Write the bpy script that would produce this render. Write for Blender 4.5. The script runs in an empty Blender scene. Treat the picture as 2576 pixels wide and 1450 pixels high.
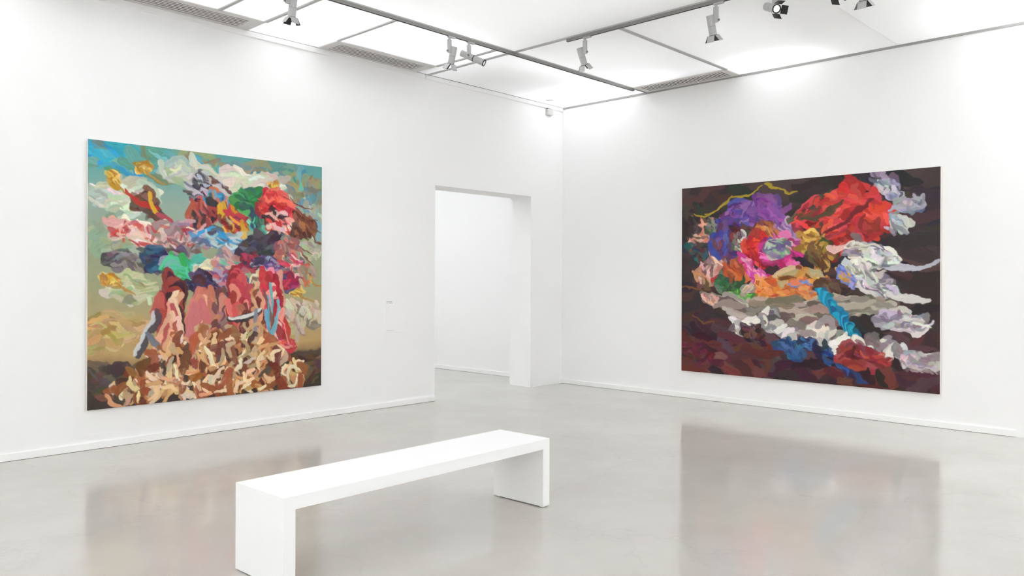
import bpy, bmesh, math, random
import numpy as np
from mathutils import Vector, Matrix

random.seed(7)
S = bpy.context.scene
COL = S.collection

# ------------------------------------------------------------------ camera
FPX, CYP, YAW, ROLL = 2017.4, 703.8, 0.812857, 0.003752
CAMX, CAMY, CAMZ = -8.9627, -7.4853, 1.5
cd = bpy.data.cameras.new('camera')
cam = bpy.data.objects.new('camera', cd)
COL.objects.link(cam)
d = Vector((math.sin(YAW), math.cos(YAW), 0)); r = Vector((math.cos(YAW), -math.sin(YAW), 0)); u = Vector((0, 0, 1))
r2 = r * math.cos(ROLL) + u * math.sin(ROLL); u2 = u * math.cos(ROLL) - r * math.sin(ROLL)
cam.matrix_world = Matrix(((r2.x, u2.x, -d.x, CAMX), (r2.y, u2.y, -d.y, CAMY), (r2.z, u2.z, -d.z, CAMZ), (0, 0, 0, 1)))
cd.sensor_fit = 'HORIZONTAL'; cd.sensor_width = 36.0
cd.lens = FPX / 2576 * 36.0
cd.shift_y = -(725 - CYP) / 2576
cd.clip_start = 0.05
S.camera = cam

# ------------------------------------------------------------------ world, exposure
w = bpy.data.worlds.new('world'); S.world = w; w.use_nodes = True
w.node_tree.nodes['Background'].inputs[0].default_value = (0.9, 0.95, 1, 1)
w.node_tree.nodes['Background'].inputs[1].default_value = 0.05
S.view_settings.view_transform = 'Standard'
S.view_settings.look = 'None'
S.view_settings.exposure = 0.77
S.view_settings.gamma = 1.0
S.view_settings.use_curve_mapping = False
S.cycles.max_bounces = 12
S.cycles.diffuse_bounces = 12
S.cycles.glossy_bounces = 3
S.cycles.transmission_bounces = 4
S.cycles.use_light_tree = False
S.cycles.adaptive_threshold = 0.05
S.cycles.caustics_reflective = False
S.cycles.caustics_refractive = False

H = 3.998            # ceiling height
ZT = 4.44            # top of the void above the stretched ceiling

# ------------------------------------------------------------------ light boxes above the stretched ceiling
def lamp_sheet(name, x0, x1, y0, y1, L, z=ZT - 0.02, col=(0.97, 1.0, 1.03)):
    ld = bpy.data.lights.new(name, 'AREA'); ld.shape = 'RECTANGLE'
    ld.size = abs(x1 - x0); ld.size_y = abs(y1 - y0)
    ld.energy = L * math.pi * ld.size * ld.size_y
    ld.color = col
    o = bpy.data.objects.new(name, ld); COL.objects.link(o)
    o.location = ((x0 + x1) / 2, (y0 + y1) / 2, z)
    return o
LAMPS = [
    # central field
    (-10.6, -7.2, -9.6, -6.2, 0.33), (-7.0, -2.8, -9.6, -6.2, 0.33),
    (-10.6, -7.2, -5.9, -1.75, 0.33), (-7.0, -2.8, -5.9, -1.75, 0.33),
    # unseen rows added along the walls behind the viewpoint, bright to lift the room
    (-11.4, -11.0, -10.3, -1.5, 8.5), (-10.8, -0.6, -10.4, -10.0, 5.8),
    # along the left wall
    (-11.2, -7.0, -1.2, -0.3, 2.2), (-6.6, -5.5, -1.25, -0.55, 2.7), (-4.95, -4.1, -1.25, -0.25, 2.8),
    (-3.9, -2.85, -1.25, -1.0, 4.4), (-3.4, -2.9, -0.75, -0.2, 2.6),
    # corner panel: lit from the sides, dim by the left wall
    (-2.4, -1.2, -1.40, -1.15, 1.4), (-0.65, -0.1, -1.35, -0.1, 2.9), (-2.5, -2.30, -0.7, -0.1, 0.5),
    # along the right wall
    (-2.3, -1.0, -2.7, -1.6, 0.33), (-0.75, -0.4, -2.1, -1.55, 3.2), (-0.45, -0.1, -3.7, -2.95, 4.6), (-2.3, -1.0, -4.0, -3.0, 0.33),
    (-0.7, -0.1, -10.2, -5.6, 5.0), (-2.3, -1.0, -10.2, -5.6, 1.2),
    # room beyond the opening
    (-5.2, -1.1, 0.9, 5.0, 1.45),
]
for i, a in enumerate(LAMPS):
    lamp_sheet('light_box', *a)

# ------------------------------------------------------------------ materials
def lin(c):
    return tuple(((v / 255) / 12.92 if v / 255 <= 0.04045 else ((v / 255 + 0.055) / 1.055) ** 2.4) for v in c)

def mat(name, color, rough=0.6, metal=0.0, spec=0.5, noise=0.0, nscale=8.0, bump=0.0, bscale=60.0):
    m = bpy.data.materials.new(name); m.use_nodes = True
    nt = m.node_tree; b = nt.nodes['Principled BSDF']
    b.inputs['Base Color'].default_value = (*color, 1)
    b.inputs['Roughness'].default_value = rough
    b.inputs['Metallic'].default_value = metal
    b.inputs['Specular IOR Level'].default_value = spec
    tc = nt.nodes.new('ShaderNodeTexCoord')
    if noise > 0:
        n = nt.nodes.new('ShaderNodeTexNoise'); n.inputs['Scale'].default_value = nscale; n.inputs['Detail'].default_value = 5
        nt.links.new(tc.outputs['Object'], n.inputs['Vector'])
        mr = nt.nodes.new('ShaderNodeMapRange'); mr.inputs[3].default_value = 1 - noise; mr.inputs[4].default_value = 1 + noise
        mx = nt.nodes.new('ShaderNodeMix'); mx.data_type = 'RGBA'; mx.blend_type = 'MULTIPLY'; mx.inputs[0].default_value = 1
        mx.inputs[6].default_value = (*color, 1)
        nt.links.new(n.outputs[0], mr.inputs[0]); nt.links.new(mr.outputs[0], mx.inputs[7]); nt.links.new(mx.outputs[2], b.inputs['Base Color'])
    if bump > 0:
        n2 = nt.nodes.new('ShaderNodeTexNoise'); n2.inputs['Scale'].default_value = bscale; n2.inputs['Detail'].default_value = 4
        nt.links.new(tc.outputs['Object'], n2.inputs['Vector'])
        bp = nt.nodes.new('ShaderNodeBump'); bp.inputs['Strength'].default_value = bump; bp.inputs['Distance'].default_value = 0.002
        nt.links.new(n2.outputs[0], bp.inputs['Height']); nt.links.new(bp.outputs[0], b.inputs['Normal'])
    return m

M = {}
M['wall'] = mat('wall_paint', (0.90, 0.90, 0.90), 0.75, spec=0.25, noise=0.006, nscale=1.5, bump=0.05, bscale=160)
M['base'] = mat('baseboard_paint', (0.92, 0.92, 0.915), 0.35, noise=0.005, nscale=4)
M['bench'] = mat('bench_lacquer', (0.91, 0.91, 0.912), 0.45, spec=0.35, noise=0.006, nscale=3)
M['bar'] = mat('ceiling_bar_paint', (0.46, 0.457, 0.455), 0.5, noise=0.01, nscale=5)
M['grille'] = mat('grille_paint', (0.62, 0.605, 0.585), 0.5, noise=0.01, nscale=5)
M['dark'] = mat('grille_void', (0.012, 0.011, 0.01), 0.8, noise=0.05, nscale=5)
M['track'] = mat('track_metal', (0.25, 0.243, 0.235), 0.42, metal=0.3, noise=0.02, nscale=9)
M['slot'] = mat('track_slot', (0.025, 0.023, 0.022), 0.6, noise=0.03, nscale=9)
M['lampw'] = mat('spotlight_paint', (0.47, 0.47, 0.47), 0.45, noise=0.01, nscale=9)
M['lampd'] = mat('spotlight_black', (0.02, 0.02, 0.02), 0.5, noise=0.03, nscale=9)
M['seam'] = mat('spotlight_seam', (0.22, 0.22, 0.22), 0.5, noise=0.02, nscale=9)
M['boxp'] = mat('sensor_plastic', (0.58, 0.58, 0.56), 0.45, noise=0.01, nscale=9)
M['gap'] = mat('shadow_line_grey', (0.35, 0.345, 0.335), 0.6, noise=0.02, nscale=6)
M['sheet'] = mat('label_sheet', (0.905, 0.905, 0.905), 0.5, noise=0.004, nscale=4)
M['ink'] = mat('label_ink', (0.30, 0.30, 0.30), 0.6, noise=0.02, nscale=40)
M['void'] = mat('ceiling_void_paint', (0.85, 0.85, 0.84), 0.8, noise=0.01, nscale=2)
M['edge'] = mat('canvas_edge', (0.80, 0.74, 0.68), 0.7, noise=0.05, nscale=14)

def membrane():
    m = bpy.data.materials.new('stretched_translucent_sheet'); m.use_nodes = True
    nt = m.node_tree; nt.nodes.clear()
    out = nt.nodes.new('ShaderNodeOutputMaterial')
    df = nt.nodes.new('ShaderNodeBsdfDiffuse'); df.inputs[0].default_value = (0.9, 0.9, 0.9, 1)
    tr = nt.nodes.new('ShaderNodeBsdfTranslucent'); tr.inputs[0].default_value = (0.93, 0.93, 0.925, 1)
    mx = nt.nodes.new('ShaderNodeMixShader'); mx.inputs[0].default_value = 0.6
    tc = nt.nodes.new('ShaderNodeTexCoord'); n = nt.nodes.new('ShaderNodeTexNoise'); n.inputs['Scale'].default_value = 0.8
    mr = nt.nodes.new('ShaderNodeMapRange'); mr.inputs[3].default_value = 0.585; mr.inputs[4].default_value = 0.615
    nt.links.new(tc.outputs['Object'], n.inputs['Vector']); nt.links.new(n.outputs[0], mr.inputs[0]); nt.links.new(mr.outputs[0], mx.inputs[0])
    nt.links.new(df.outputs[0], mx.inputs[1]); nt.links.new(tr.outputs[0], mx.inputs[2]); nt.links.new(mx.outputs[0], out.inputs[0])
    return m
M['membrane'] = membrane()

def floor_mat():
    m = bpy.data.materials.new('polished_grey_floor'); m.use_nodes = True
    nt = m.node_tree; b = nt.nodes['Principled BSDF']; L = nt.links
    tc = nt.nodes.new('ShaderNodeTexCoord')
    n1 = nt.nodes.new('ShaderNodeTexNoise'); n1.inputs['Scale'].default_value = 1.1; n1.inputs['Detail'].default_value = 8; n1.inputs['Roughness'].default_value = 0.62
    L.new(tc.outputs['Object'], n1.inputs['Vector'])
    cr = nt.nodes.new('ShaderNodeValToRGB')
    cr.color_ramp.elements[0].position = 0.3; cr.color_ramp.elements[0].color = (0.50, 0.475, 0.442, 1)
    cr.color_ramp.elements[1].position = 0.7; cr.color_ramp.elements[1].color = (0.565, 0.543, 0.511, 1)
    L.new(n1.outputs[0], cr.inputs[0])
    # hairline scuffs
    vo = nt.nodes.new('ShaderNodeTexVoronoi'); vo.feature = 'DISTANCE_TO_EDGE'; vo.inputs['Scale'].default_value = 0.55
    nw = nt.nodes.new('ShaderNodeTexNoise'); nw.inputs['Scale'].default_value = 1.7; nw.inputs['Detail'].default_value = 5
    L.new(tc.outputs['Object'], nw.inputs['Vector'])
    va = nt.nodes.new('ShaderNodeVectorMath'); va.operation = 'MULTIPLY_ADD'; va.inputs[1].default_value = (0.8, 0.8, 0.8)
    L.new(nw.outputs['Color'], va.inputs[0]); L.new(tc.outputs['Object'], va.inputs[2]); L.new(va.outputs[0], vo.inputs['Vector'])
    mr = nt.nodes.new('ShaderNodeMapRange'); mr.inputs[1].default_value = 0.0; mr.inputs[2].default_value = 0.006; mr.inputs[3].default_value = 0.955; mr.inputs[4].default_value = 1.0
    L.new(vo.outputs['Distance'], mr.inputs[0])
    mx = nt.nodes.new('ShaderNodeMix'); mx.data_type = 'RGBA'; mx.blend_type = 'MULTIPLY'; mx.inputs[0].default_value = 1
    L.new(cr.outputs[0], mx.inputs[6]); L.new(mr.outputs[0], mx.inputs[7]); L.new(mx.outputs[2], b.inputs['Base Color'])
    n2 = nt.nodes.new('ShaderNodeTexNoise'); n2.inputs['Scale'].default_value = 2.6; n2.inputs['Detail'].default_value = 6
    L.new(tc.outputs['Object'], n2.inputs['Vector'])
    m2 = nt.nodes.new('ShaderNodeMapRange'); m2.inputs[3].default_value = 0.07; m2.inputs[4].default_value = 0.15
    L.new(n2.outputs[0], m2.inputs[0]); L.new(m2.outputs[0], b.inputs['Roughness'])
    b.inputs['IOR'].default_value = 1.52
    n3 = nt.nodes.new('ShaderNodeTexNoise'); n3.inputs['Scale'].default_value = 26; n3.inputs['Detail'].default_value = 3
    L.new(tc.outputs['Object'], n3.inputs['Vector'])
    bp = nt.nodes.new('ShaderNodeBump'); bp.inputs['Strength'].default_value = 0.05; bp.inputs['Distance'].default_value = 0.01
    L.new(n3.outputs[0], bp.inputs['Height']); L.new(bp.outputs[0], b.inputs['Normal'])
    return m
M['floor'] = floor_mat()

def glow(name, color, strength):
    m = bpy.data.materials.new(name); m.use_nodes = True
    b = m.node_tree.nodes['Principled BSDF']
    b.inputs['Base Color'].default_value = (0.8, 0.8, 0.8, 1)
    b.inputs['Emission Color'].default_value = (*color, 1); b.inputs['Emission Strength'].default_value = strength
    return m
M['lens'] = glow('lit_lamp_lens', (1.0, 0.96, 0.92), 4.0)

def paint_mat():
    m = bpy.data.materials.new('oil_paint'); m.use_nodes = True
    nt = m.node_tree; b = nt.nodes['Principled BSDF']
    at = nt.nodes.new('ShaderNodeAttribute'); at.attribute_name = 'pigment'
    nt.links.new(at.outputs['Color'], b.inputs['Base Color'])
    b.inputs['Roughness'].default_value = 0.5; b.inputs['Specular IOR Level'].default_value = 0.35
    return m
M['paint'] = paint_mat()

# ------------------------------------------------------------------ mesh helpers
def bx(bm, x0, x1, y0, y1, z0, z1, bevel=0.0, mi=0):
    res = bmesh.ops.create_cube(bm, size=1.0)
    vs = res['verts']
    for v in vs:
        v.co = Vector((x0 + (v.co.x + .5) * (x1 - x0), y0 + (v.co.y + .5) * (y1 - y0), z0 + (v.co.z + .5) * (z1 - z0)))
    fs = set(f for v in vs for f in v.link_faces)
    for f in fs: f.material_index = mi
    if bevel > 0:
        es = list(set(e for v in vs for e in v.link_edges))
        bmesh.ops.bevel(bm, geom=es, offset=bevel, segments=2, affect='EDGES', profile=0.6)

def cyl(bm, p0, p1, r0, r1=None, seg=24, caps=True):
    p0 = Vector(p0); p1 = Vector(p1); r1 = r0 if r1 is None else r1
    ax = (p1 - p0).normalized()
    t = Vector((1, 0, 0)) if abs(ax.x) < 0.9 else Vector((0, 1, 0))
    a = ax.cross(t).normalized(); b = ax.cross(a)
    A, B = [], []
    for i in range(seg):
        an = 2 * math.pi * i / seg; q = a * math.cos(an) + b * math.sin(an)
        A.append(bm.verts.new(p0 + q * r0)); B.append(bm.verts.new(p1 + q * r1))
    for i in range(seg):
        j = (i + 1) % seg
        f = bm.faces.new((A[i], A[j], B[j], B[i])); f.smooth = True
    if caps:
        bm.faces.new(A[::-1]); bm.faces.new(B)

def lathe(bm, p0, ax, prof, seg=28):
    """prof: list of (distance along axis, radius)"""
    p0 = Vector(p0); ax = Vector(ax).normalized()
    t = Vector((1, 0, 0)) if abs(ax.x) < 0.9 else Vector((0, 1, 0))
    a = ax.cross(t).normalized(); b = ax.cross(a)
    rings = []
    for (s, rr) in prof:
        rings.append([bm.verts.new(p0 + ax * s + (a * math.cos(2 * math.pi * i / seg) + b * math.sin(2 * math.pi * i / seg)) * rr) for i in range(seg)])
    for k in range(len(rings) - 1):
        for i in range(seg):
            j = (i + 1) % seg
            bm.faces.new((rings[k][i], rings[k][j], rings[k + 1][j], rings[k + 1][i]))
    if prof[0] == prof[-1]: return          # a closed ring has no end faces
    if prof[0][1] > 1e-6: bm.faces.new(rings[0][::-1])
    if prof[-1][1] > 1e-6: bm.faces.new(rings[-1])

def obj(name, bm, m, parent=None, kind=None):
    bmesh.ops.recalc_face_normals(bm, faces=bm.faces)
    me = bpy.data.meshes.new(name); bm.to_mesh(me); bm.free()
    for mm in (m if isinstance(m, (list, tuple)) else [m]): me.materials.append(mm)
    o = bpy.data.objects.new(name, me); COL.objects.link(o)
    if parent is not None: o.parent = parent
    if kind: o['kind'] = kind
    return o

def tag(o, label, cat, group=None):
    o['label'] = label; o['category'] = cat
    if group: o['group'] = group
    return o

def thing(name, label, cat, loc, rz=0.0, group=None):
    o = bpy.data.objects.new(name, None); COL.objects.link(o)
    o.empty_display_size = 0.1
    o.location = loc; o.rotation_euler = (0, 0, rz)
    return tag(o, label, cat, group)

def box_obj(name, dims, m, parent=None, kind=None, bevel=0.0):
    bm = bmesh.new()
    for q in (dims if isinstance(dims[0], (list, tuple)) else [dims]): bx(bm, *q, bevel=bevel)
    return obj(name, bm, m, parent, kind)

# ------------------------------------------------------------------ room shell
XL, YB = -11.5, -10.5            # far ends of the room behind the camera
XD0, XD1, ZD = -2.437, -0.676, 2.660   # opening in the left wall
TW = 0.40                        # thickness of the left wall
YN = 5.4                         # end of the next room
XN = -5.5

box_obj('floor', (XL - .3, 0.3, YB - .3, YN + .3, -0.12, 0.0), M['floor'], kind='structure')

def wall_left():
    bm = bmesh.new()
    # outline of the wall with the opening, extruded through its thickness
    out = [(XL, 0), (XD0, 0), (XD0, ZD), (XD1, ZD), (XD1, 0), (0, 0), (0, ZT), (XL, ZT)]
    f = [bm.verts.new((x, 0, z)) for x, z in out]; b = [bm.verts.new((x, TW, z)) for x, z in out]
    quads = [(0, 1, 2, 6 + 1), ]
    # faces as strips so every polygon is convex
    def q(V, *ids): return bm.faces.new([V[i] for i in ids])
    ml = bm.verts.new((XL, 0, ZD)), bm.verts.new((0, 0, ZD))
    mb = bm.verts.new((XL, TW, ZD)), bm.verts.new((0, TW, ZD))
    for V, m_ in ((f, ml), (b, mb)):
        bm.faces.new((V[0], V[1], V[2], m_[0])); bm.faces.new((V[4], V[5], m_[1], V[3]))
        bm.faces.new((m_[0], V[2], V[3], m_[1], V[6], V[7]))
    for i, j in ((1, 2), (2, 3), (3, 4), (0, 1), (4, 5), (6, 7)):
        bm.faces.new((f[i], f[j], b[j], b[i]))
    return obj('wall_left', bm, M['wall'], kind='structure')
wall_left()
box_obj('wall_right', (0.0, 0.3, YB - .3, YN + .3, 0, ZT), M['wall'], kind='structure')
box_obj('wall_back', (XL - .3, 0.0, YB - .3, YB, 0, ZT), M['wall'], kind='structure')
box_obj('wall_side', (XL - .3, XL, YB, TW, 0, ZT), M['wall'], kind='structure')
box_obj('wall_far', (XN - .3, 0.0, YN, YN + .3, 0, ZT), M['wall'], kind='structure')
box_obj('wall_passage', (XN - .3, XN, TW, YN, 0, ZT), M['wall'], kind='structure')

# baseboards
BH, BT = 0.064, 0.018
box_obj('baseboard_left', (XL, XD0, -BT, 0, 0.002, BH), M['base'], kind='structure', bevel=0.003)
box_obj('baseboard_right', (-BT, 0, -5.70, -0.002, 0.002, BH), M['base'], kind='structure', bevel=0.003)
box_obj('baseboard_passage', (-BT, 0, TW + .002, YN, 0.002, BH), M['base'], kind='structure', bevel=0.003)

# strip under the ceiling along the left wall (two lengths with an open joint), grey strip standing in for the shadow line along the right wall
box_obj('trim_1', (XL, -2.628, -0.022, 0, 3.936, 3.990), M['wall'], kind='structure', bevel=0.004)
box_obj('trim_2', (-2.606, -0.001, -0.018, 0, 3.938, 3.990), M['wall'], kind='structure', bevel=0.004)
box_obj('shadow_strip_right', (-0.010, 0, YB, -0.02, 3.972, 3.996), M['gap'], kind='structure')
box_obj('trim_4', (XL, -0.011, -0.016, 0, 3.9905, 3.9975), M['gap'], kind='structure')

# ------------------------------------------------------------------ ceiling: stretched sheets, bars, grilles
YA, XB = -1.452, -2.572          # lines of the two lighting tracks
ceil = box_obj('ceiling', (XL - .3, 0.3, YB - .3, YN + .3, ZT, ZT + .08), M['void'], kind='structure')
def sheet(x0, x1, y0, y1):
    bm = bmesh.new()
    v = [bm.verts.new(c) for c in ((x0, y0, H), (x1, y0, H), (x1, y1, H), (x0, y1, H))]
    bm.faces.new(v)
    return obj('ceiling_panel', bm, M['membrane'], ceil)
XBAR = (-5.43, -4.955, -4.13, -2.762)
YG = -0.385                      # front edge of the grilles by the left wall
XG = -0.345                      # front edge of the grille by the right wall
Y2, Y3 = -2.80, -4.615
sheet(XB, 0, YA, 0)
sheet(XBAR[3], XB, YA, 0)
sheet(XBAR[2], XBAR[3], YA, YG)
sheet(XBAR[1], XBAR[2], YA, 0)
sheet(XBAR[0], XBAR[1], YA, YG)
sheet(-6.9, XBAR[0], YA, YG)
sheet(XL, -6.9, YA, 0)
sheet(XB, XG, Y2, YA)
sheet(XB, 0, Y3, Y2)
sheet(XB, 0, YB, Y3)
sheet(XL, XB, YB, YA)
sheet(XN, 0, TW, YN)

def bar(x0, x1, y0, y1, h=0.012, m='bar'):
    return box_obj('ceiling_bar', (x0, x1, y0, y1, H - h, H + .01), M[m], ceil)
bw = 0.016
bar(XBAR[0] - bw, XBAR[0] + bw, YA, YG)
bar(XBAR[1] - bw, XBAR[1] + bw, YA, YG - .01)
bar(XBAR[2] - bw, XBAR[2] + bw, YA, YG - .01)
bar(XBAR[3] - bw, XBAR[3] + bw, YA, YG - .01)
bar(XB - bw, XB + bw, YA, -0.02)
bar(XB - bw, XB + bw, YB, YA, 0.014)
bar(XL, 0 - .02, YA - bw, YA + bw, 0.010)
bar(XB, XG, Y2 - .02, Y2 + .02)
bar(XB, -0.012, Y3 - .004, Y3 + .004, 0.002, 'wall')

def grille(label, x0, x1, y0, y1, sx0, sx1, sy0, sy1, n):
    """frame plate with long slots running along x between slats"""
    cx, cy = (x0 + x1) / 2, (y0 + y1) / 2
    t = thing('ventilation_grille', label, 'grille', (cx, cy, H), group='ceiling ventilation grilles')
    X0, X1, Y0, Y1 = x0 - cx, x1 - cx, y0 - cy, y1 - cy
    a0, a1, b0, b1 = sx0 - cx, sx1 - cx, sy0 - cy, sy1 - cy
    z0, z1 = -0.010, 0.004
    box_obj('frame', [(X0, a0, Y0, Y1, z0, z1), (a1, X1, Y0, Y1, z0, z1), (a0, a1, Y0, b0, z0, z1), (a0, a1, b1, Y1, z0, z1)], M['grille'], t)
    box_obj('duct', [(X0, X1, Y0, Y1, 0.075, 0.08), (X0, X0 + .004, Y0, Y1, 0.004, 0.075), (X1 - .004, X1, Y0, Y1, 0.004, 0.075),
                     (X0, X1, Y0, Y0 + .004, 0.004, 0.075), (X0, X1, Y1 - .004, Y1, 0.004, 0.075)], M['dark'], t)
    pitch = (b1 - b0) / (n - 0.45)
    slot = pitch * 0.42
    bm = bmesh.new(); bx(bm, a0, a1, -(pitch - slot) / 2, (pitch - slot) / 2, z0 + .001, z0 + .004)
    s0 = obj('slat', bm, M['grille'], t)
    for i in range(n - 1):
        s = s0 if i == 0 else s0.copy()
        if i: COL.objects.link(s)
        s.parent = t; s.location = (0, b0 + slot + (pitch - slot) / 2 + i * pitch, 0)
    return t
grille('long slotted grille above the left wall at the top edge of the picture', -6.9, XBAR[1], YG, -0.020, -6.75, -5.092, -0.312, -0.082, 6)
grille('long slotted grille above the wall label, between two grey ceiling bars', XBAR[2], XBAR[3], YG, -0.020, -4.038, -2.875, -0.300, -0.072, 6)
grille('finely slotted grille above the right wall at the end of the dark track', XG, -0.011, Y2, YA, -0.295, -0.062, -2.71, -1.56, 29)

# ------------------------------------------------------------------ lighting tracks
def track(label, length, loc, rz, gapw=0.006):
    t = thing('lighting_track', label, 'track', loc, rz, 'lighting tracks under the ceiling')
    h, wd = 0.030, 0.030
    g = 0.0095
    box_obj('rail', [(0, length, -wd / 2, -g, -h, 0), (0, length, g, wd / 2, -h, 0), (0, length, -g, g, -h + .012, 0)], M['track'], t)
    box_obj('slot', (0.002, length - .002, -g, g, -h + .003, -h + .012), M['slot'], t)
    box_obj('end_cap', (-0.004, 0, -wd / 2, wd / 2, -h, 0), M['track'], t)
    return t
track('dark grey lighting track running across the ceiling to the slotted grille on the right', 8.2, (-8.5, YA, H - .010), 0)
track('grey lighting track above the dark painting, ending before it reaches the other track', 7.2, (XB, -2.21, H - .014), -math.pi / 2)
ZA, ZB = H - .040, H - .044

# ------------------------------------------------------------------ spotlights
def spotlight(label, loc, rz, aim, barn=True, arm_len=0.135, side=1, watts=16.0, lit=False, back=0.055, front=0.118, roll=0.0):
    t = thing('track_spotlight', label, 'spotlight', loc, rz, 'spotlights on the ceiling tracks')
    inv = Matrix.Rotation(-rz, 3, 'Z')
    a = (inv @ Vector(aim)).normalized()
    box_obj('adapter', (-0.02, 0.075, -0.014, 0.014, -0.014, 0.004), M['lampw'], t, bevel=0.002)
    bm = bmesh.new(); cyl(bm, (0, 0, -0.014), (0, 0, -0.034), 0.013); obj('neck', bm, M['lampw'], t)
    # arm: a flat upright beside the lamp body
    bm = bmesh.new(); bx(bm, -0.022, 0.022, -0.012, 0.012, -0.034 - arm_len, -0.032, bevel=0.004)
    arm = obj('arm', bm, M['lampw'], t)
    zp = -0.034 - arm_len + 0.018
    off = Vector((0, 0, 1)).cross(a); off.z = 0
    off = off.normalized() * side if off.length > 1e-4 else Vector((1, 0, 0))
    piv = Vector((0, 0, zp)) + off * 0.050
    bm = bmesh.new(); cyl(bm, Vector((0, 0, zp)) - off * 0.034, Vector((0, 0, zp)) + off * 0.012, 0.010); obj('knob', bm, M['seam'], arm)
    R = 0.034
    bm = bmesh.new()
    lathe(bm, piv - a * back, a, [(0, R * .9), (0.004, R), ((back + front) * .55, R)])
    body = obj('body', bm, M['lampw'], t)
    for f in body.data.polygons: f.use_smooth = False
    bm = bmesh.new(); lathe(bm, piv - a * back, a, [((back + front) * .55, R * .96), ((back + front) * .55 + .003, R * .96)]); obj('seam', bm, M['seam'], body)
    bm = bmesh.new()
    s0 = (back + front) * .55 + .003; s1 = back + front
    lathe(bm, piv - a * back, a, [(s0, R * .99), (s1, R * .99), (s1, R * .80), (s1 - .02, R * .78)], 28)
    bm.faces.ensure_lookup_table()
    obj('snoot', bm, M['lampw'], t)
    tip = piv + a * front
    bm = bmesh.new(); cyl(bm, tip - a * .018, tip - a * .015, R * .77); obj('lens', bm, M['lens'] , t)
    x = a.cross(Vector((0, 0, 1)))
    x = x.normalized() if x.length > 1e-4 else Vector((1, 0, 0))
    y = a.cross(x).normalized()
    x, y = x * math.cos(roll) + y * math.sin(roll), y * math.cos(roll) - x * math.sin(roll)
    if barn:
        bm = bmesh.new()
        lathe(bm, tip, a, [(0, R * 1.12), (0.005, R * 1.12), (0.005, R * .82), (0, R * .82), (0, R * 1.12)])
        ring = obj('barn_door_ring', bm, M['lampd'], t)
        for i, q in enumerate((x, -x, y, -y)):
            o_ = a.cross(q).normalized()
            spread = 0.55
            dirv = (a * math.cos(spread) + q * math.sin(spread))
            nrm = dirv.cross(o_).normalized()
            if nrm.dot(q) < 0: nrm = -nrm
            h0 = tip + a * .004 + q * R * 1.14
            bm = bmesh.new()
            w0, w1, ln, th = R * 1.02, R * 1.02, 0.062, 0.0012
            c = [h0 - o_ * w0, h0 + o_ * w0, h0 + dirv * ln + o_ * w1, h0 + dirv * ln - o_ * w1]
            inn = [bm.verts.new(p) for p in c]; outv = [bm.verts.new(p + nrm * th) for p in c]
            fi = bm.faces.new(inn); fi.material_index = 1
            bm.faces.new(outv[::-1])
            for k in range(4):
                j = (k + 1) % 4
                bm.faces.new((inn[k], outv[k], outv[j], inn[j]))
            obj('barn_door', bm, [M['lampw'], M['lampd']], t)
    else:
        bm = bmesh.new()
        lathe(bm, tip, a, [(-.004, R * 1.06), (0.006, R * 1.06), (0.006, R * .78), (-.004, R * .78), (-.004, R * 1.06)])
        obj('front_ring', bm, M['lampd'], t)
        bm = bmesh.new(); lathe(bm, piv - a * back, a, [(s0 - .006, R * 1.04), (s0 + .002, R * 1.04)]); obj('collar', bm, M['lampd'], body)
    ld = bpy.data.lights.new('spotlight_beam', 'SPOT'); ld.energy = watts; ld.spot_size = 1.35; ld.spot_blend = 1.0; ld.shadow_soft_size = 0.03; ld.color = (1, 0.985, 0.975)
    lo = bpy.data.objects.new('spotlight_beam', ld); COL.objects.link(lo); lo.parent = t
    lo.location = tip - a * 0.010
    lo.rotation_euler = a.to_track_quat('-Z', 'Y').to_euler()
    return t

def tow(h, deg):
    h = Vector(h).normalized(); q = math.radians(deg)
    return h * math.sin(q) + Vector((0, 0, -math.cos(q)))
PX, PY = (1, 0, 0), (0, 1, 0)
spotlight('white spotlight with barn doors hanging in front of the bright panel, leftmost', (-5.355, YA, ZA), 0, tow(PY, 9), side=-1, arm_len=0.10)
spotlight('white barn-door spotlight next to the tilted tube spotlight, pointing down', (-3.52, YA, ZA), 0, tow(PY, 17), side=-1)
spotlight('white tube spotlight without barn doors, tilted sideways on the dark track', (-3.25, YA, ZA), 0, (0.45, -0.76, -0.42), barn=False, side=1, arm_len=0.125, back=0.11, front=0.165)
spotlight('white barn-door spotlight at the near end of the shorter track', (XB, -2.44, ZB), -math.pi / 2, tow(PX, 27), side=1, watts=32)
spotlight('white barn-door spotlight in the middle of the shorter track above the dark painting', (XB, -3.91, ZB), -math.pi / 2, tow(PX, 20), side=1, watts=32)
spotlight('spotlight turned toward the room with its lamp glowing white', (XB, -4.46, ZB), -math.pi / 2, (-0.50, -0.74, -0.40), side=-1, arm_len=0.15, watts=5)
spotlight('partly cropped spotlight at the top edge, between the glowing one and the rightmost', (XB, -4.95, ZB), -math.pi / 2, (-0.40, -0.6, -0.5), side=-1, arm_len=0.12, watts=5)
spotlight('rightmost white spotlight, only its barn doors showing below the top edge', (XB, -5.22, ZB), -math.pi / 2, tow(PX, 20), side=1, watts=32)

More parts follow.
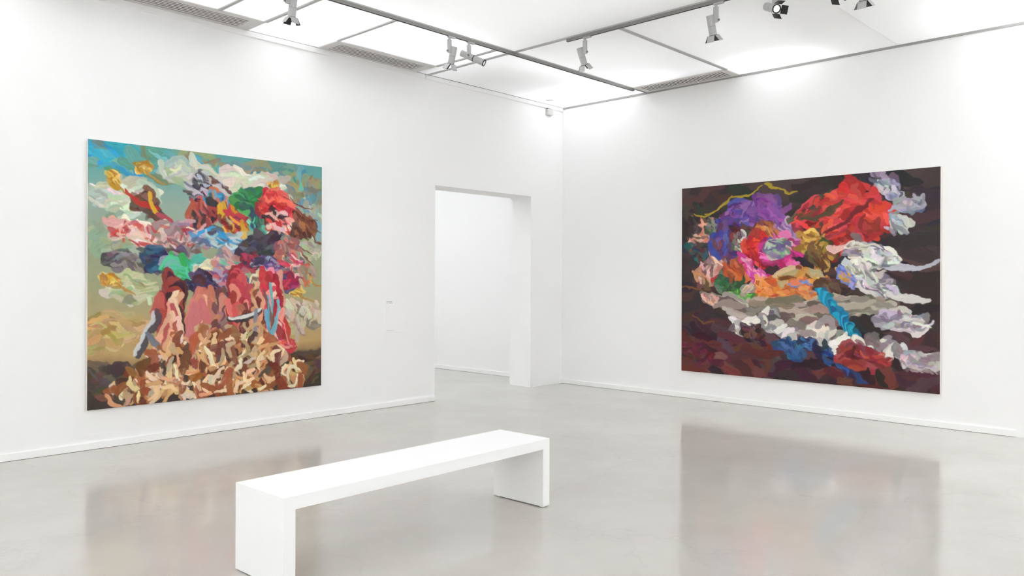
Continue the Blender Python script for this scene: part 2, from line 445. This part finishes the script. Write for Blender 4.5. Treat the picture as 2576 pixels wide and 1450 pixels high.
# ------------------------------------------------------------------ sensor box in the corner, ceiling detector
t = thing('motion_sensor', 'small grey box fixed to the left wall just under the ceiling by the corner', 'sensor', (-0.318, 0, 3.886))
box_obj('back_plate', (-0.060, 0.060, -0.012, 0, -0.050, 0.046), M['boxp'], t, bevel=0.003)
box_obj('housing', (-0.054, 0.054, -0.055, -0.012, -0.046, 0.040), M['boxp'], t, bevel=0.008)
box_obj('bracket', (-0.050, 0.040, -0.030, -0.012, 0.040, 0.050), M['slot'], t)
bm = bmesh.new()
lathe(bm, (0, 0, 0), (0, 0, -1), [(0, .060), (0.003, .060), (0.003, .046), (0.0015, .044), (0.0015, 0.0)])
o = obj('ceiling_ring', bm, M['sheet']); o.location = (-0.515, -0.20, H - .0005)
tag(o, 'flat pale round ring set in the ceiling panel near the room corner', 'detector')

# ------------------------------------------------------------------ wall label
t = thing('wall_label', 'thin white text panel on the wall between the left painting and the opening', 'label', (-3.063, 0, 1.0755))
box_obj('panel', (-0.1415, 0.1415, -0.006, 0, -0.1985, 0.1985), M['sheet'], t, bevel=0.001)
def words(z, widths, x=-0.122, hh=0.0042, m='ink'):
    bm = bmesh.new()
    for wd in widths:
        k = x
        while k < x + wd - .004:
            ww = random.uniform(.004, .007); bx(bm, k, min(k + ww, x + wd), -0.0064, -0.0058, z - hh / 2, z + hh / 2); k += ww + .0022
        x += wd + .006
    return obj('text_line', bm, M[m], t)
words(0.160, (0.034, 0.040), hh=0.008)
words(0.146, (0.026, 0.052), hh=0.007)
words(-0.176, (0.03, 0.042, 0.02), hh=0.003)

# ------------------------------------------------------------------ bench
t = thing('gallery_bench', 'long plain white bench standing on the polished floor', 'bench', (-5.934, -3.816, 0), math.radians(1.35))
BL, BW, BHt, TH, FT = 1.0, 0.224, 0.45, 0.066, 0.007
box_obj('seat', (-BL, BL, -BW, BW, BHt - TH, BHt), M['bench'], t, bevel=0.0008)
for s in (-1, 1):
    x0, x1 = (-BL, -BL + TH) if s < 0 else (BL - TH, BL)
    lg = box_obj('leg', (x0, x1, -BW, BW, FT, BHt - TH), M['bench'], t, bevel=0.0005)
    for yy in (-BW + .012, BW - .045, ):
        box_obj('foot', (x0 + .012, x1 - .012, yy, yy + .033, 0, FT + .001), M['base'], lg)

# ------------------------------------------------------------------ paintings (abstract fields of brushed colour)
class Canvas:
    def __init__(s, W, Hh, n, seed):
        s.W, s.H = W, Hh
        s.nx = n; s.ny = int(round(n * Hh / W))
        s.rng = np.random.default_rng(seed)
        s.c = np.zeros((s.ny, s.nx, 3)); s.h = np.zeros((s.ny, s.nx))
        s.noise = s.fbm(5)
    def fbm(s, octs, base=4, persist=0.55):
        out = np.zeros((s.ny, s.nx)); amp = 1.0; tot = 0; k = base
        yy = np.linspace(0, 1, s.ny)[:, None]; xx = np.linspace(0, 1, s.nx)[None, :]
        for _ in range(octs):
            g = s.rng.random((k + 2, k + 2))
            fx, fy = xx * k, yy * k
            ix, iy = np.minimum(fx.astype(int), k - 1), np.minimum(fy.astype(int), k - 1); tx, ty = fx - ix, fy - iy
            tx, ty = tx * tx * (3 - 2 * tx), ty * ty * (3 - 2 * ty)
            v = (g[iy, ix] * (1 - tx) + g[iy, ix + 1] * tx) * (1 - ty) + (g[iy + 1, ix] * (1 - tx) + g[iy + 1, ix + 1] * tx) * ty
            out += v * amp; tot += amp; amp *= persist; k *= 2
        return out / tot
    def ground(s, stops, wob=0.12):
        yy = np.linspace(0, 1, s.ny)[:, None] + (s.noise - .5) * wob * 2
        ps = [p for p, _ in stops]
        for k in range(3):
            s.c[..., k] = np.interp(yy, ps, [lin(c)[k] for _, c in stops])
    def stroke(s, pts, width, col, alpha=0.95, bristle=0.25, imp=1.0):
        """pts in unit coordinates (u right, v down); width as a fraction of the canvas width"""
        P = np.array(pts, float) * [s.nx, s.nx * s.H / s.W]
        wpx = max(width * s.nx, 1.2)
        x0, x1 = int(max(P[:, 0].min() - wpx - 2, 0)), int(min(P[:, 0].max() + wpx + 3, s.nx))
        y0, y1 = int(max(P[:, 1].min() - wpx - 2, 0)), int(min(P[:, 1].max() + wpx + 3, s.ny))
        if x1 - x0 < 2 or y1 - y0 < 2: return
        Y, X = np.mgrid[y0:y1, x0:x1].astype(float)
        best = np.full(X.shape, 1e9); lat = np.zeros(X.shape); tt = np.zeros(X.shape)
        n = len(P) - 1
        for i in range(n):
            a, b = P[i], P[i + 1]; dv = b - a; L2 = max(dv @ dv, 1e-6)
            q = np.clip(((X - a[0]) * dv[0] + (Y - a[1]) * dv[1]) / L2, 0, 1)
            ex, ey = X - a[0] - q * dv[0], Y - a[1] - q * dv[1]
            ds = np.hypot(ex, ey); sg = np.sign(dv[0] * ey - dv[1] * ex)
            k = ds < best
            best = np.where(k, ds, best); lat = np.where(k, ds * sg, lat); tt = np.where(k, (i + q) / n, tt)
        hw = wpx * .5 * (0.75 + 0.5 * np.sin(np.pi * np.clip(tt * .9 + .1, 0, 1)))
        edge = np.clip((hw - best) / max(0.9, wpx * .07) + .5, 0, 1)
        nb = 24; tab = s.rng.random(nb + 2)
        bi = (lat / (wpx + 1e-6) + .5) * nb; bi = np.clip(bi, 0, nb)
        fb = bi.astype(int); br = tab[fb] * (1 - (bi - fb)) + tab[fb + 1] * (bi - fb)
        dry = np.clip(1.2 - bristle * 2.2 * br * tt, 0.25, 1)
        m = (edge * alpha * dry)[..., None]
        cc = np.array(lin(col))[None, None, :] * (1 + bristle * 1.1 * (br - .5))[..., None]
        s.c[y0:y1, x0:x1] = s.c[y0:y1, x0:x1] * (1 - m) + cc * m
        hh = s.h[y0:y1, x0:x1]
        s.h[y0:y1, x0:x1] = hh * (1 - m[..., 0] * .7) + m[..., 0] * imp * (0.35 + 0.9 * br)
    def arc(s, cx, cy, length, ang, bend, width, col, **k):
        a = math.radians(ang); dx, dy = math.cos(a), math.sin(a); pts = []
        for i in range(7):
            q = i / 6 - .5; o = bend * length * (0.25 - q * q) * 2
            pts.append((cx + (dx * q * length - dy * o), (cy + (dy * q * length + dx * o) * s.W / s.H)))
        s.stroke(pts, width, col, **k)
    def jit(s, c, a=16):
        g = s.rng.normal(0, a * .6); return tuple(np.clip(np.array(c) + g + s.rng.normal(0, a * .45, 3), 4, 252))
    def mass(s, cx, cy, rx, ry, ang, cols, n=14, w=0.03, ln=0.6, bend=0.3, spread=25, jitter=16, alpha=.95, imp=1.0):
        """a cluster of daubs filling an oval: broad ones first, fine ones over them"""
        n0 = n; n = int(n * 2.6)
        for i in range(n):
            if i == n0: w *= .55; ln *= .7; alpha *= .85; jitter *= 1.3
            if i == n0 * 2: w *= .6; ln *= .8
            q = 2 * math.pi * s.rng.random(); rr = math.sqrt(s.rng.random()) * .85
            a = math.radians(ang)
            ex, ey = rx * rr * math.cos(q), ry * rr * math.sin(q)
            x = cx + ex * math.cos(a) - ey * math.sin(a); y = cy + (ex * math.sin(a) + ey * math.cos(a)) * s.W / s.H
            col = cols[min(int(s.rng.random() * len(cols)), len(cols) - 1)]
            s.arc(x, y, ln * 2 * max(rx, ry) * s.rng.uniform(.35, .8), ang + s.rng.normal(0, spread), s.rng.normal(0, bend),
                  w * s.rng.uniform(.7, 1.3), s.jit(col, jitter), alpha=alpha, imp=imp)
    def warp(s, big, small):
        """drag the wet paint about so that no daub keeps a clean outline"""
        a1, b1 = s.fbm(3, 14) - .5, s.fbm(3, 14) - .5
        a2, b2 = s.fbm(3, 70) - .5, s.fbm(3, 70) - .5
        Y, X = np.mgrid[0:s.ny, 0:s.nx].astype(float)
        X = np.clip(X + a1 * big + a2 * small, 0, s.nx - 1.001); Y = np.clip(Y + b1 * big + b2 * small, 0, s.ny - 1.001)
        ix, iy = X.astype(int), Y.astype(int); tx, ty = X - ix, Y - iy
        def smp(A):
            e = (lambda q: q[..., None]) if A.ndim == 3 else (lambda q: q)
            return (A[iy, ix] * e(1 - tx) + A[iy, ix + 1] * e(tx)) * e(1 - ty) + (A[iy + 1, ix] * e(1 - tx) + A[iy + 1, ix + 1] * e(tx)) * e(ty)
        s.c, s.h = smp(s.c), smp(s.h)
        s.c *= (1 + .10 * (s.fbm(3, 40) - .5))[..., None]
    def build(s, root, thick, rot):
        s.warp(s.nx * .040, s.nx * .008)
        nx, ny = s.nx, s.ny
        xs = np.linspace(-s.W / 2, s.W / 2, nx); zs = np.linspace(s.H / 2, -s.H / 2, ny)
        X, Z = np.meshgrid(xs, zs)
        Yd = -thick - 0.0015 * np.clip(s.h, 0, 1.6) - 0.0003 * s.noise
        Yd[0, :] = Yd[-1, :] = -thick; Yd[:, 0] = Yd[:, -1] = -thick
        co = np.stack([X, Yd, Z], -1).reshape(-1, 3).astype(np.float32)
        idx = np.arange(nx * ny).reshape(ny, nx)
        quads = np.stack([idx[:-1, :-1], idx[1:, :-1], idx[1:, 1:], idx[:-1, 1:]], -1).reshape(-1, 4)
        me = bpy.data.meshes.new('paint_layer'); nq = len(quads)
        me.vertices.add(nx * ny); me.vertices.foreach_set('co', co.ravel())
        me.loops.add(nq * 4); me.loops.foreach_set('vertex_index', quads.ravel().astype(np.int32))
        me.polygons.add(nq); me.polygons.foreach_set('loop_start', np.arange(0, nq * 4, 4, dtype=np.int32))
        me.polygons.foreach_set('use_smooth', np.ones(nq, dtype=bool))
        me.update(calc_edges=True); me.validate()
        at = me.color_attributes.new('pigment', 'FLOAT_COLOR', 'POINT')
        rgba = np.ones((nx * ny, 4), np.float32); rgba[:, :3] = np.clip(s.c, 0.002, 0.95).reshape(-1, 3)
        at.data.foreach_set('color', rgba.ravel())
        me.materials.append(M['paint'])
        o = bpy.data.objects.new('paint_layer', me); COL.objects.link(o); o.parent = root
        box_obj('stretcher', (-s.W / 2, s.W / 2, -thick, -0.012, -s.H / 2, s.H / 2), M['edge'], root)
        for sx in (-1, 1):
            box_obj('hanging_cleat', (sx * s.W * .3 - .06, sx * s.W * .3 + .06, -0.014, 0, s.H * .36, s.H * .40), M['seam'], root)

# painting on the left wall: pale sky, earth band, tangle of bright daubs, litter of tan strokes below
C = Canvas(2.357, 2.357, 520, 11)
C.ground([(0, (92, 158, 158)), (.10, (108, 165, 160)), (.22, (150, 172, 158)), (.38, (150, 160, 132)), (.55, (158, 160, 124)), (.68, (178, 158, 112)), (.80, (186, 156, 104)), (.835, (150, 120, 82)), (.845, (80, 66, 56)), (1, (62, 52, 48))], .03)
B = C.mass
B(.10, .06, .14, .05, 8, [(60, 165, 190), (40, 160, 205), (110, 160, 140)], 16, .035)
B(.35, .06, .2, .05, 5, [(70, 165, 185), (95, 160, 150), (150, 150, 110)], 18, .035)
B(.75, .07, .22, .05, 0, [(90, 150, 150), (150, 140, 105), (120, 160, 150)], 18, .035)
B(.92, .13, .08, .1, 60, [(130, 140, 110), (90, 155, 170), (160, 135, 95)], 14, .03)
B(.42, .10, .16, .04, 6, [(205, 208, 190), (180, 190, 175), (220, 218, 200)], 20, .03)
B(.68, .12, .16, .05, 8, [(205, 205, 185), (190, 190, 165), (225, 222, 205)], 20, .03)
B(.12, .20, .14, .06, -4, [(205, 208, 188), (180, 188, 168), (225, 222, 205)], 20, .032)
B(.10, .36, .10, .10, 20, [(140, 165, 140), (165, 175, 145)], 12, .035)
B(.92, .24, .08, .09, 80, [(165, 170, 150), (110, 160, 170), (190, 188, 165)], 14, .03)
B(.94, .38, .06, .06, 30, [(200, 200, 175), (165, 170, 140)], 12, .03)
B(.16, .56, .12, .06, 5, [(185, 185, 150), (160, 165, 125), (205, 202, 172)], 14, .03)
B(.90, .68, .08, .10, 80, [(190, 178, 150), (150, 130, 105), (205, 195, 175)], 20, .025)
B(.10, .72, .12, .08, 0, [(180, 155, 100), (195, 165, 110)], 12, .04)
B(.08, .90, .10, .07, 0, [(70, 60, 55), (85, 72, 60)], 12, .035)
B(.92, .92, .10, .07, 0, [(88, 66, 45), (70, 55, 42), (110, 95, 70)], 14, .03)
for (x, y, q) in ((.20, .085, .034), (.09, .145, .03), (.75, .115, .03), (.09, .525, .038), (.87, .565, .03), (.935, .505, .024)):
    B(x, y, q, q * .8, 20, [(205, 155, 40), (170, 120, 40), (225, 190, 100)], 9, .02, imp=.7)
    C.arc(x + .05, y + .03, .09, 30, .2, .008, (180, 135, 60))
# upper tangle
B(.20, .235, .075, .055, 30, [(105, 72, 52), (140, 95, 70), (80, 52, 45)], 16, .03)
C.arc(.20, .205, .15, 30, .35, .018, (185, 45, 40)); C.arc(.26, .24, .13, 45, .3, .018, (220, 170, 40))
B(.46, .17, .10, .08, 30, [(110, 110, 118), (190, 188, 195), (95, 55, 60), (60, 50, 62)], 26, .026)
B(.49, .21, .06, .06, 60, [(50, 150, 190), (205, 110, 80), (60, 55, 70)], 16, .026)
B(.44, .25, .06, .07, 80, [(140, 50, 55), (190, 90, 75), (50, 45, 58)], 18, .024)
B(.57, .27, .07, .07, 60, [(200, 50, 70), (120, 35, 45), (225, 165, 50)], 18, .026)
B(.66, .19, .09, .07, 20, [(40, 120, 70), (60, 150, 85), (35, 80, 70)], 20, .03)
B(.68, .27, .05, .06, 70, [(40, 60, 85), (50, 130, 80), (90, 190, 175)], 14, .024)
B(.77, .21, .10, .07, 15, [(210, 45, 55), (175, 35, 45), (235, 95, 85)], 24, .03)
B(.78, .28, .08, .06, 20, [(235, 165, 160), (215, 60, 60), (240, 200, 190), (60, 30, 35)], 22, .024)
B(.90, .28, .065, .065, 60, [(120, 65, 45), (150, 90, 60), (80, 40, 35)], 18, .026)
for a_ in range(6): C.arc(.90 + .02 * a_ % .08, .18 + .045 * a_, .12, 20 + 6 * a_, .2, .006, (120, 70, 50))
# middle band
B(.17, .345, .11, .045, 12, [(240, 220, 205), (225, 180, 170), (190, 60, 65)], 20, .028)
B(.35, .345, .13, .045, 4, [(205, 165, 165), (150, 120, 130), (225, 205, 200), (190, 70, 80)], 26, .026)
B(.52, .36, .12, .035, 4, [(150, 165, 180), (190, 200, 205), (90, 90, 110), (40, 150, 200)], 24, .024)
B(.71, .37, .12, .045, 0, [(58, 52, 66), (85, 80, 95), (45, 42, 55)], 22, .03)
B(.84, .375, .07, .035, -10, [(150, 85, 80), (190, 120, 110), (120, 110, 120)], 14, .026)
B(.13, .445, .08, .03, 15, [(105, 95, 100), (135, 130, 130), (80, 72, 80)], 12, .026)
B(.26, .445, .08, .05, 20, [(60, 55, 95), (45, 40, 70), (35, 85, 115)], 20, .03)
B(.37, .43, .09, .05, 10, [(105, 70, 60), (75, 65, 85), (150, 150, 160)], 18, .028)
B(.38, .48, .10, .045, 8, [(80, 190, 150), (50, 170, 90), (120, 195, 185)], 22, .03)
B(.46, .47, .03, .06, 80, [(230, 220, 185), (205, 195, 160)], 12, .026)
B(.55, .45, .08, .05, 20, [(190, 125, 120), (130, 130, 150), (215, 165, 160), (110, 190, 170)], 20, .026)
B(.55, .52, .10, .03, 12, [(150, 150, 175), (85, 80, 125), (190, 90, 100)], 16, .022)
B(.66, .44, .06, .05, 40, [(175, 60, 75), (60, 50, 75), (130, 45, 60)], 16, .026)
B(.74, .46, .09, .06, 15, [(95, 70, 130), (70, 55, 95), (160, 150, 185), (60, 50, 60)], 24, .026)
B(.85, .455, .07, .055, 30, [(235, 175, 175), (245, 215, 205), (200, 60, 80), (120, 105, 115)], 20, .024)
B(.71, .52, .07, .04, 0, [(225, 205, 165), (120, 90, 80), (200, 185, 150)], 16, .022)
B(.82, .52, .08, .035, 5, [(190, 45, 70), (150, 40, 75), (70, 60, 110)], 16, .024)
B(.92, .49, .05, .05, 60, [(165, 150, 130), (200, 110, 80)], 10, .022)
B(.45, .545, .12, .025, 12, [(60, 55, 100), (50, 40, 70)], 12, .022)
# lower upright strokes
def upright(x, y0, y1, lean, cols, n, w):
    for i in range(n):
        f = (i + .5) / n; q = C.rng.normal(0, .016)
        C.arc(x + q + lean * f, y0 + (y1 - y0) * f, .15, 90 - lean * 200 + C.rng.normal(0, 12), C.rng.normal(0, .15), w * C.rng.uniform(.7, 1.3), C.jit(cols[int(C.rng.random() * len(cols))], 14))
upright(.32, .54, .66, .01, [(110, 35, 40), (70, 30, 45), (150, 60, 55)], 14, .035)
upright(.31, .64, .80, -.02, [(225, 165, 140), (240, 200, 170), (180, 80, 70)], 16, .032)
upright(.42, .55, .66, .06, [(90, 45, 55), (200, 120, 100), (70, 55, 100)], 14, .032)
upright(.50, .62, .80, .02, [(150, 110, 120), (205, 130, 105), (110, 60, 60)], 16, .03)
upright(.42, .62, .70, .0, [(205, 120, 110), (225, 160, 145)], 8, .035)
upright(.59, .52, .70, .0, [(190, 60, 70), (225, 130, 120), (150, 45, 55)], 18, .034)
upright(.62, .68, .80, .02, [(130, 60, 55), (190, 110, 90), (100, 50, 45)], 12, .028)
upright(.69, .60, .78, .05, [(205, 120, 85), (225, 160, 125), (120, 60, 45)], 14, .026)
upright(.76, .53, .80, .02, [(200, 45, 60), (235, 150, 145), (160, 35, 50), (240, 190, 180)], 26, .032)
upright(.735, .60, .80, .02, [(110, 170, 190), (130, 90, 80)], 8, .014)
B(.78, .815, .08, .03, -8, [(225, 105, 100), (190, 60, 70), (235, 150, 140)], 16, .024)
C.arc(.22, .72, .18, -65, .1, .026, (70, 70, 80)); C.arc(.21, .72, .17, -65, .1, .012, (205, 205, 205)); C.arc(.26, .78, .12, 60, .1, .02, (110, 115, 130))
C.arc(.62, .66, .15, -15, .2, .024, (50, 48, 55)); C.arc(.62, .655, .15, -15, .2, .012, (220, 220, 215)); C.arc(.69, .78, .28, 80, .1, .014, (130, 135, 150))
# tan litter
for i in range(430):
    y = .70 + .28 * math.sqrt(C.rng.random()); half = .10 + (y - .70) * 1.45
    x = .50 + C.rng.uniform(-1, 1) * min(half, .41)
    if y < .78 and .42 > x > .36: continue
    k = C.rng.random()
    if k < .36: col, wd = ((150, 85, 50), (120, 62, 42), (85, 55, 40), (170, 95, 55))[int(C.rng.random() * 4)], .026
    else: col, wd = ((225, 175, 125), (240, 205, 155), (205, 150, 105), (190, 160, 130), (235, 215, 185))[int(C.rng.random() * 5)], .013
    C.arc(x, y, C.rng.uniform(.035, .085), C.rng.uniform(0, 180), C.rng.normal(0, .5), wd * C.rng.uniform(.8, 1.3), C.jit(col, 14), imp=1.2)
C.h += C.noise * .15
root = thing('abstract_painting', 'square unframed canvas of pale sky tones and bright tangled daubs over tan strokes', 'painting', (-5.2675, 0, 1.528), 0, 'paintings in the room')
C.build(root, 0.040, 0)

# painting on the right wall: near-black maroon ground with saturated masses
C = Canvas(3.018, 2.322, 620, 23)
B = C.mass
C.ground([(0, (74, 58, 56)), (.25, (52, 42, 44)), (.5, (50, 38, 38)), (.75, (58, 38, 40)), (1, (62, 38, 42))], .25)
for i in range(260):
    C.arc(C.rng.random(), C.rng.random(), .16, C.rng.normal(8, 22), C.rng.normal(0, .2), .035, C.jit(((58, 44, 44), (48, 38, 42), (72, 44, 44), (44, 38, 44))[i % 4], 9), imp=.7)
for i in range(110):
    C.arc(C.rng.random(), .78 + .22 * C.rng.random(), .15, C.rng.normal(15, 18), C.rng.normal(0, .25), .03, C.jit(((88, 40, 46), (70, 34, 44), (104, 48, 46), (84, 60, 70), (46, 32, 38))[i % 5], 10), imp=.8)
B(.12, .27, .09, .09, 30, [(225, 150, 130), (205, 125, 110), (240, 185, 165), (110, 85, 80)], 30, .03)
B(.16, .24, .05, .05, 40, [(90, 100, 90), (130, 130, 120), (60, 70, 60)], 14, .02)
B(.11, .355, .08, .028, 5, [(35, 55, 70), (30, 90, 100), (90, 60, 60)], 16, .024)
B(.14, .45, .05, .08, 60, [(205, 140, 120), (120, 80, 80), (230, 190, 175), (150, 110, 110)], 22, .026)
C.arc(.19, .47, .08, -35, .1, .02, (200, 45, 50))
B(.215, .52, .05, .05, 50, [(45, 80, 50), (90, 105, 85), (60, 110, 60)], 18, .022)
B(.28, .17, .12, .05, -12, [(105, 70, 150), (70, 75, 175), (140, 90, 165), (85, 50, 120)], 30, .026)
B(.40, .17, .08, .07, 35, [(150, 85, 165), (110, 60, 130), (125, 70, 150)], 26, .028)
B(.455, .27, .045, .06, 70, [(175, 135, 185), (200, 170, 205), (130, 90, 140)], 24, .018)
B(.23, .30, .045, .10, 85, [(120, 65, 60), (95, 55, 95), (60, 70, 160)], 22, .028)
B(.30, .28, .08, .06, 20, [(95, 45, 45), (120, 50, 50), (75, 40, 50)], 18, .028)
B(.39, .26, .05, .05, 60, [(215, 135, 70), (110, 55, 40), (180, 100, 60)], 16, .02)
B(.285, .30, .045, .05, 60, [(225, 215, 205), (90, 72, 75), (150, 130, 125)], 18, .022)
B(.34, .35, .06, .06, 40, [(200, 35, 40), (225, 60, 50), (160, 30, 40)], 22, .028)
B(.245, .45, .03, .07, 80, [(205, 100, 50), (160, 70, 45)], 14, .022)
B(.33, .47, .09, .03, 42, [(225, 90, 165), (240, 150, 200), (190, 40, 120)], 20, .024)
B(.44, .36, .08, .06, 15, [(215, 60, 140), (235, 120, 180), (170, 45, 110)], 28, .024)
B(.43, .34, .05, .04, 20, [(200, 195, 175), (130, 165, 130), (110, 95, 140)], 18, .022)
B(.60, .17, .12, .07, -25, [(200, 55, 48), (140, 40, 40), (70, 55, 45), (225, 70, 60)], 34, .03)
B(.71, .18, .12, .09, 25, [(220, 62, 55), (235, 85, 72), (190, 48, 45)], 44, .034)
B(.68, .29, .10, .07, -20, [(190, 45, 45), (225, 75, 65), (150, 38, 40)], 32, .03)
C.arc(.68, .20, .22, -35, .15, .014, (110, 30, 35)); C.arc(.60, .16, .16, -20, .2, .016, (75, 70, 45))
B(.55, .32, .05, .05, 10, [(190, 140, 50), (150, 100, 40), (215, 170, 80)], 18, .024)
B(.595, .38, .045, .06, 60, [(200, 150, 65), (120, 80, 45), (85, 75, 45)], 18, .022)
C.arc(.67, .33, .10, -10, .2, .016, (240, 195, 185))
B(.78, .385, .10, .032, 22, [(235, 230, 215), (175, 175, 180), (120, 118, 128)], 22, .022)
C.arc(.91, .43, .16, -8, .1, .016, (190, 190, 200))
B(.78, .50, .11, .035, 35, [(240, 235, 222), (205, 203, 205), (125, 120, 128)], 28, .022)
C.arc(.90, .57, .14, 12, .05, .02, (215, 212, 208))
B(.69, .48, .05, .02, 60, [(130, 145, 215), (90, 110, 190), (225, 170, 60)], 14, .018)
B(.42, .545, .09, .045, -8, [(225, 120, 50), (200, 90, 45), (240, 160, 90)], 32, .028)
B(.53, .50, .10, .035, 8, [(235, 165, 90), (215, 130, 60), (110, 65, 40), (200, 170, 130)], 28, .024)
B(.53, .54, .06, .04, 10, [(225, 150, 85), (90, 130, 190), (190, 100, 60)], 18, .024)
B(.62, .55, .05, .05, 60, [(75, 50, 40), (100, 65, 45)], 14, .03)
B(.28, .575, .05, .025, 0, [(90, 185, 60), (50, 120, 45), (130, 210, 90)], 14, .018)
B(.31, .545, .03, .02, -30, [(215, 190, 170), (160, 140, 130)], 8, .018)
# broad pale band of horizontal daubs
for i in range(120):
    q = C.rng.random(); x = .16 + .64 * q; dep = .115 * math.sin(math.pi * min(max(q, .03), .97)) ** .7
    y = .60 + dep * C.rng.random() + .0 * q
    C.arc(x, y, .13, C.rng.normal(2 + (.5 - q) * 26, 9), C.rng.normal(0, .1), .026, C.jit(((165, 152, 138), (140, 126, 114), (188, 176, 162), (120, 106, 94), (105, 92, 80))[i % 5], 10))
B(.14, .60, .03, .02, 30, [(220, 175, 160), (180, 130, 115)], 8, .02)
for i in range(26):
    q = i / 25; C.arc(.61 + .13 * q, .575 + .23 * q, .07, 62 + C.rng.normal(0, 14), .2, .030 - .008 * q, C.jit(((20, 130, 170), (30, 165, 200), (20, 95, 130))[i % 3], 10))
for i in range(120):
    q = C.rng.random(); x = .22 + .76 * q; y = .715 + .16 * max(0, q - .1) + .03 * math.sin(q * 22) + C.rng.normal(0, .012)
    C.arc(x, y, .05, C.rng.uniform(-60, 60), C.rng.normal(0, .6), .022, C.jit(((228, 222, 212), (190, 184, 182), (150, 140, 145), (240, 236, 228), (110, 92, 98))[i % 5], 10), imp=1.3)
B(.88, .68, .10, .02, 3, [(190, 185, 188), (130, 122, 130), (215, 208, 205)], 20, .024)
B(.93, .86, .07, .03, 15, [(195, 188, 192), (150, 138, 146)], 16, .024)
B(.47, .84, .06, .03, 25, [(50, 95, 150), (40, 75, 125)], 14, .026)
B(.55, .81, .05, .02, 30, [(60, 110, 170), (45, 60, 95)], 10, .02)
B(.66, .89, .10, .02, 35, [(45, 80, 135), (40, 45, 70)], 12, .022)
B(.74, .86, .08, .04, 10, [(140, 40, 48), (110, 35, 45), (165, 55, 55)], 20, .028)
B(.10, .88, .10, .05, 15, [(95, 36, 48), (80, 34, 42)], 18, .03)
B(.33, .78, .06, .04, 30, [(40, 32, 36), (85, 60, 66), (110, 60, 56)], 14, .024)
B(.83, .07, .06, .03, 45, [(150, 150, 168), (200, 198, 205), (95, 92, 108)], 16, .022)
B(.89, .15, .06, .025, -15, [(175, 172, 182), (130, 128, 145)], 14, .022)
B(.86, .25, .03, .05, 60, [(150, 150, 160), (205, 205, 205)], 10, .02)
B(.06, .18, .06, .08, 60, [(60, 48, 48), (48, 40, 44)], 10, .03)
for q in ((.17, .10, .14, -25), (.30, .045, .14, -14), (.44, .035, .12, 14), (.11, .14, .1, -8)): C.arc(*q, .25, .008, (175, 150, 40))
for q in ((.06, .53, .14, 12), (.10, .71, .10, 18)): C.arc(*q, .2, .006, (120, 75, 40))
C.h += C.noise * .15
root = thing('abstract_painting', 'wide unframed canvas of saturated colour masses on a near-black maroon ground', 'painting', (0, -3.531, 1.508), -math.pi / 2, 'paintings in the room')
C.build(root, 0.040, 0)
